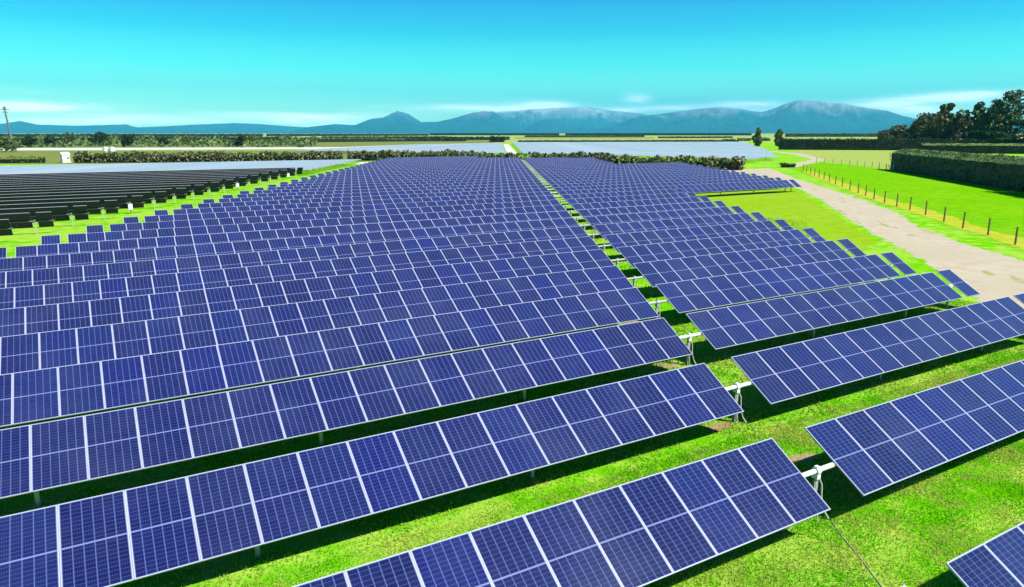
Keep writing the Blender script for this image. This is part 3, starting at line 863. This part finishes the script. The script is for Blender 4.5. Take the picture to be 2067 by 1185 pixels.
main_rows = []
for r in range(-1, 40):
    y = ROW0+r*PITCH_Y; gl = GAP_X+STAG*r; gr = gl+GAP_W
    lw, lend, lgx = wing(gl, 37, -1)
    nR = 15 if r <= 12 else 37
    if r >= 26:
        xr = max(G(1232-3*(r-26), 330, 0)[0]*1.0, 0)
        # the hedge cuts these rows short
        x_lim = gr
        while PIX(x_lim, y, AXIS_Z)[0] < 1226-2*(r-26) and x_lim < gr+42: x_lim += MOD
        nR = int((x_lim-gr)/MOD)
    if r >= 36: nR = 0
    rw, rend, rgx = wing(gr, nR, 1, nR >= 15) if nR else ([], [], gr)
    L = [x for x in lw if in_view(x, y, AXIS_Z)]; R = [x for x in rw if in_view(x, y, AXIS_Z)]
    Le = [x for x in lend if in_view(x, y, AXIS_Z)]; Re = [x for x in rend if in_view(x, y, AXIS_Z)]
    posts = [(gl+gr)/2]
    if Le: posts.append(lgx)
    if Re: posts.append(rgx)
    posts += [gl-k*6*MOD+.0 for k in range(1, 7) if L and gl-k*6*MOD > min(L)]
    posts += [gr+k*6*MOD for k in range(1, 7) if R and gr+k*6*MOD < max(R)]
    if nR == 0: posts[0] = gl+.3
    if r == -1: lab, gp_ = 'solar tracker row nearest the patchy grass, only its corner and a few modules', None
    elif r == 0: lab, gp_ = 'solar tracker row between the patchy grass strip and the wide green strip', None
    elif r == 1: lab, gp_ = 'solar tracker row behind the wide green strip, bare soil at its gap', None
    elif r == 2: lab, gp_ = 'solar tracker row with the first outer end module showing beside the gravel track', None
    elif r <= 12: lab, gp_ = '%s solar tracker row with a detached end module beside track or clearing' % ORD[r-1], None
    elif r == 13: lab, gp_ = 'long solar tracker row fronting the far side of the grass clearing', None
    elif r <= 25: lab, gp_ = 'long solar tracker row, %s behind the one fronting the clearing' % ORD[r-13], None
    elif r <= 35: lab, gp_ = 'far solar tracker row cut short by the olive hedge, %s after the long rows' % ORD[r-25], 'far rows cut short by the hedge'
    else: lab, gp_ = 'rearmost solar tracker rows before the pale gravel strip, %s past the walkway end' % ORD[r-35], 'rearmost rows of the main array'
    near = r <= 4
    o = tracker(y, [L, R, Le, Re], posts, TILT+(random.gauss(0, .006) if r > 3 else 0), (gl+gr)/2, 'steel_white' if r <= 2 else 'galvanised', indiv=(r <= 19), frames=near, rails=(r <= 2),
                whips=[(gl+gr)/2] if r <= 3 else (), label=lab, group=gp_)

# the block across the grass strip, turned the other way so its dark backs show
for k in range(17):
    rr_ = 12.55+k; y = ROW0+rr_*PITCH_Y; xe = GAP_X+STAG*rr_-54.0
    endm = [xe-.5*MOD]
    xs = [xe-MOD-END_GAP-(j+.5)*MOD for j in range(75)]
    xs = [x for x in xs if in_view(x, y, AXIS_Z, 160)]
    near_m = xs[:4] if k <= 8 else []
    allp = [endm+xs]
    posts = [xe-MOD-END_GAP/2]+[x+MOD/2 for x in xs[5::6]]
    t = tracker(y, [endm+near_m] if k <= 8 else [endm+xs], posts, -.83, xe, 'shaded_steel', indiv=(k <= 8), boxes=[posts[0]] if k in (4, 10, 15) else (),
            label='dark-backed solar tracker across the grass strip, %s from the strip\'s hedge end' % ORD[17-k] + (', white control box' if k in (4, 10, 15) else ''),
            group='trackers turned away beyond the grass strip')
    if k <= 8 and len(xs) > 4:
        o = link('panels', joined_panels([x-xe for x in xs[4:]], -.83, 'panels'), t); o['kind'] = 'stuff'
        mb = MB(); mb.tube([(min(xs)-.7-xe, 0, AXIS_Z-.115), (near_m[-1]-MOD*.62-xe, 0, AXIS_Z-.115)], .062, 8)
        link('torque_tube', mb.mesh('torque_tube', 'shaded_steel', True), t)
for k in range(11):
    rr_ = 29.9+k; y = ROW0+rr_*PITCH_Y; xe = GAP_X+STAG*rr_-54.0
    xs = [xe-(j+.5)*MOD for j in range(95)]
    xs = [x for x in xs if in_view(x, y, AXIS_Z, 120)]
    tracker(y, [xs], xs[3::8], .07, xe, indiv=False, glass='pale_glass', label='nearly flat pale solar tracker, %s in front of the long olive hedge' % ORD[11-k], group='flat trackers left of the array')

# fields beyond the hedge, seen almost edge on
def field(poly_px, pitch, tilt, label, group):
    P = [G(*q) for q in poly_px]
    ys = [p_[1] for p_ in P]; y = min(ys)+pitch*.5
    while y < max(ys):
        xs_ = []
        for (x0, y0), (x1, y1) in zip(P, P[1:]+P[:1]):
            if (y0-y)*(y1-y) < 0: xs_.append(x0+(x1-x0)*(y-y0)/(y1-y0))
        xs_.sort()
        if len(xs_) >= 2 and xs_[-1]-xs_[0] > 4*MOD:
            n = int((xs_[-1]-xs_[0])/MOD)
            xs = [xs_[0]+(j+.5)*MOD for j in range(n)]
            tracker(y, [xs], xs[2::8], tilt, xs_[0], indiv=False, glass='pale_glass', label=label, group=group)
        y += pitch
field([(590, 309), (1024, 316), (1012, 292.5), (860, 294)], 7.0, .09, 'far flat pale solar tracker behind the hedge, left of the gravel strip', 'trackers of the far pale field')
field([(1056, 316), (1034, 290), (1500, 289), (1545, 306), (1572, 325), (1510, 330), (1300, 322)], 7.0, .09, 'far flat solar tracker behind the hedge, right of the gravel strip', 'trackers of the far lavender field')

# ------------------------------------------------------------------ cable along the walkway
pts = []
for q in ((1500, 838), (1530, 880), (1575, 935), (1640, 1010), (1672, 1042), (1700, 1082), (1735, 1128), (1778, 1185), (1830, 1250)):
    x, y = G(*q); pts.append((x+random.uniform(-.05, .05), y, .014))
mb = MB(); mb.tube(pts, .014, 6)
tag(link('cable', mb.mesh('cable', 'pale_timber', True)), 'thin grey cable conduit lying on the grass across the walkway gap', 'cable')

# ------------------------------------------------------------------ fences
def fence(pts, h, rad, mat, label, wires=5, group=None, lean=.04):
    for i, (x, y) in enumerate(pts):
        mb = MB(); lx, ly = random.uniform(-lean, lean), random.uniform(-lean, lean)
        hh = h*random.uniform(.94, 1.05)
        mb.tube([(0, 0, -.3), (lx*.5, ly*.5, hh*.5), (lx, ly, hh-.02), (lx, ly, hh)], [rad, rad*.97, rad*.93, rad*.75], 8)
        t_ = link('post', mb.mesh('post', mat), FENCE, (x-FENCE.location.x, y-FENCE.location.y, 0))
    for k in range(wires):
        z = h*(.15+.78*k/(wires-1)); mb = MB()
        mb.tube([(x-FENCE.location.x, y-FENCE.location.y, z) for x, y in pts], .004, 4)
        link('wire', mb.mesh('wire', 'wire'), FENCE)
fp = [G(*q) for q in ((2049, 494), (1994, 475), (1943, 461), (1905, 447.6), (1868, 434), (1836, 424), (1810, 417), (1785, 409.5), (1764, 402), (1747, 396), (1732, 390), (1715, 383.5), (1700, 377.5), (1686, 372), (1674, 367), (1663, 362.5), (1653, 358.5), (1644, 355), (1636, 351.5), (1628, 348.5), (1621, 345.5))]
d0 = (fp[0][0]-fp[1][0], fp[0][1]-fp[1][1])
fp = [(fp[0][0]+d0[0]*k, fp[0][1]+d0[1]*k) for k in (3, 2, 1)]+fp
def along(pts, d):
    out = []
    for i in range(len(pts)):
        a_, b_ = pts[max(i-1, 0)], pts[min(i+1, len(pts)-1)]
        L_ = math.hypot(b_[0]-a_[0], b_[1]-a_[1]); out.append((pts[i][0]-(b_[1]-a_[1])/L_*d, pts[i][1]+(b_[0]-a_[0])/L_*d))
    return out
sheet('fence_verge', wobble_line(along(fp, .45), .8, .22, 51)+wobble_line(along(fp, -2.2), .8, .5, 52)[::-1], 'dry_verge', .014)
FENCE = empty('fence', (fp[0][0], fp[0][1], 0))
tag(FENCE, 'timber post and wire fence between the gravel track and green paddock', 'fence')
fence(fp, 1.55, .085, 'post_timber', '')
fq = [G(*q) for q in ((1648, 328), (1664, 329.5), (1681, 331), (1698, 332.5), (1715, 334.3), (1730, 336), (1745, 338), (1760, 340), (1774, 342), (1788, 344), (1802, 346))]
FENCE = empty('fence', (fq[0][0], fq[0][1], 0))
tag(FENCE, 'pale post fence dividing the green paddock from the hay field', 'fence')
fence(fq, 1.7, .1, 'pale_timber', '', 4)

# ------------------------------------------------------------------ cabins, tanks, mast
def cabin(px, py, w, d, h, label, rot=.3):
    x, y = G(px, py)
    t = empty('inverter_cabin', (x, y, 0)); t.rotation_euler = (0, 0, rot)
    mb = MB(); mb.box((0, 0, h*.45+.15), (w, d, h*.9)); link('body', mb.mesh('body', 'white_paint'), t)
    mb = MB(); b0 = len(mb.v)
    for sx_ in (-1, 1):
        for q in ((-d*.58, h*.92), (d*.58, h*.92), (0, h*1.25)): mb.v.append(Vector((sx_*w*.56, q[0], q[1]+.1)))
    mb.f += [[0, 2, 1], [3, 4, 5], [0, 1, 4, 3], [1, 2, 5, 4], [2, 0, 3, 5]]; mb.mi += [0]*5
    link('roof', mb.mesh('roof', 'white_paint'), t)
    mb = MB(); mb.box((-w*.2, -d/2-.02, h*.42), (w*.36, .04, h*.7)); o = link('door', mb.mesh('door', 'white_paint'), t)
    mb = MB(); mb.box((w*.26, -d/2-.02, h*.6), (w*.3, .04, h*.3)); link('vent', mb.mesh('vent', 'grey_vent'), t)
    mb = MB(); mb.box((0, 0, .1), (w*1.3, d*1.3, .2)); link('plinth', mb.mesh('plinth', 'pale_gravel'), t)
    return tag(t, label, 'cabin')
cabin(133, 328.5, 2.1, 2.0, 2.5, 'white inverter cabin with pitched roof standing between two hedges')
def tank(px, py, r, h, label, group):
    x, y = G(px, py)
    t = empty('water_tank', (x, y, 0))
    mb = MB(); mb.tube([(0, 0, 0), (0, 0, h*.05), (0, 0, h*.5), (0, 0, h*.88)], [r, r*1.02, r, r*1.0], 20); link('barrel', mb.mesh('barrel', 'white_paint', False), t)
    mb = MB(); mb.tube([(0, 0, h*.882), (0, 0, h*.97), (0, 0, h)], [r*1.04, r*.45, r*.2], 20); link('lid', mb.mesh('lid', 'white_paint'), t)
    return tag(t, label, 'tank', group)
tank(214, 305.5, 1.35, 2.2, 'white squat tank by the pale gravel strip before the scrub', 'white tanks by the gravel strip')
tank(227, 305.5, 1.35, 2.2, 'white squat tank by the pale gravel strip before the scrub', 'white tanks by the gravel strip')

# leaning lattice mast
D_M = 430.
dt, db = DIR(9, 219), DIR(24, 278)
top = dt/math.hypot(dt[0], dt[1])*D_M; bx = db/math.hypot(db[0], db[1])*D_M
Tp = Vector((top[0]-bx[0], top[1]-bx[1], CAM_Z+top[2]))
t = empty('mast', (bx[0], bx[1], 0))
mb = MB(); mb.tube([(0, 0, -.3), Tp*.12, Tp*.5, Tp], [.95, .62, .45, .34], 10); link('pole', mb.mesh('pole', 'mast_steel'), t)
mb = MB(); mb.box(Tp+Vector((0, 0, -.4)), (3.4, .4, .4)); mb.box(Tp+Vector((0, 0, -1.7)), (2.4, .4, .35)); link('crossarm', mb.mesh('crossarm', 'mast_steel'), t)
mb = MB(); mb.box(Tp+Vector((0, 0, .35)), (1.1, 1.0, 1.1)); link('head', mb.mesh('head', 'mast_steel'), t)
mb = MB(); mb.box((0, 0, 1.2), (2.2, 2.2, 2.8)); link('base_plinth', mb.mesh('base_plinth', 'mast_steel'), t)
tag(t, 'tall slim dark mast leaning over the left scrub', 'mast')

# ------------------------------------------------------------------ grass between the near rows
def grass_patch(n, ymin, ymax, hmin, hmax, width):
    pts = []
    y = rng.uniform(ymin, ymax, n*3); x = rng.uniform(-8, 62, n*3)
    ok = []
    v = np.stack([x, y, np.full_like(x, -CAM_Z)], 1); d = v@FWD
    px = 1033.5+F_PX*(v@RGT)/d; py = 592.5-F_PX*(v@UPV)/d
    keep = (d > 2) & (px > -60) & (px < 2130) & (py < 1260)
    # stay off the track and clearing
    keep &= ~((x-y > 15) & (x-y < 36) & (x > 40) & (y > 16))
    x, y, d = x[keep][:n], y[keep][:n], d[keep][:n]
    n = len(x)
    clump = .55+.45*np.sin(x*1.7+np.sin(y*2.1)*1.5)*np.sin(y*1.9+np.sin(x*1.3))
    h = rng.uniform(hmin, hmax, n)*(.35+.75*clump)*rng.uniform(.6, 1.2, n)
    a = rng.uniform(0, 6.28, n); w = width*rng.uniform(.6, 1.4, n)*np.clip(d/14, .8, 2.2)
    lean = rng.normal(0, .45, (n, 2))*h[:, None]
    P = np.zeros((n, 4, 3))
    P[:, 0] = np.stack([x-np.cos(a)*w, y-np.sin(a)*w, np.full(n, -.01)], 1)
    P[:, 1] = np.stack([x+np.cos(a)*w, y+np.sin(a)*w, np.full(n, -.01)], 1)
    P[:, 2] = np.stack([x+lean[:, 0]+np.cos(a)*w*.25, y+lean[:, 1]+np.sin(a)*w*.25, h], 1)
    P[:, 3] = np.stack([x+lean[:, 0]-np.cos(a)*w*.25, y+lean[:, 1]-np.sin(a)*w*.25, h], 1)
    return P
Q = np.concatenate([grass_patch(230000, 3.5, 13.5, .025, .085, .014), grass_patch(110000, 13.5, 24, .03, .10, .018), grass_patch(50000, 24, 60, .05, .14, .03)])
o = link('grass', quads_mesh('grass', Q, 'grass_blade'))
tag(o, 'bright green grass growing between the tracker rows', 'grass', None, 'stuff')

# ------------------------------------------------------------------ haze
HZ = 43500
me = bpy.data.meshes.new('haze')
v = [(sx_*HZ, sy_*HZ, z) for z in (-1.2, 2600) for sx_, sy_ in ((-1, -1), (1, -1), (1, 1), (-1, 1))]
me.from_pydata(v, [], [(0, 3, 2, 1), (4, 5, 6, 7), (0, 1, 5, 4), (1, 2, 6, 5), (2, 3, 7, 6), (3, 0, 4, 7)])
hm = bpy.data.materials.new('haze_air'); hm.use_nodes = True
hn = hm.node_tree; hn.nodes.clear()
pv = hn.nodes.new('ShaderNodeVolumePrincipled'); ho = hn.nodes.new('ShaderNodeOutputMaterial')
pv.inputs['Color'].default_value = (.10, .78, 1.0, 1)
pv.inputs['Density'].default_value = 4.1e-5
hn.links.new(pv.outputs[0], ho.inputs['Volume'])
me.materials.append(hm); me.update()
o = link('haze', me); o['kind'] = 'stuff'
tag(o, 'thin bluish air fading the mountains', 'haze')
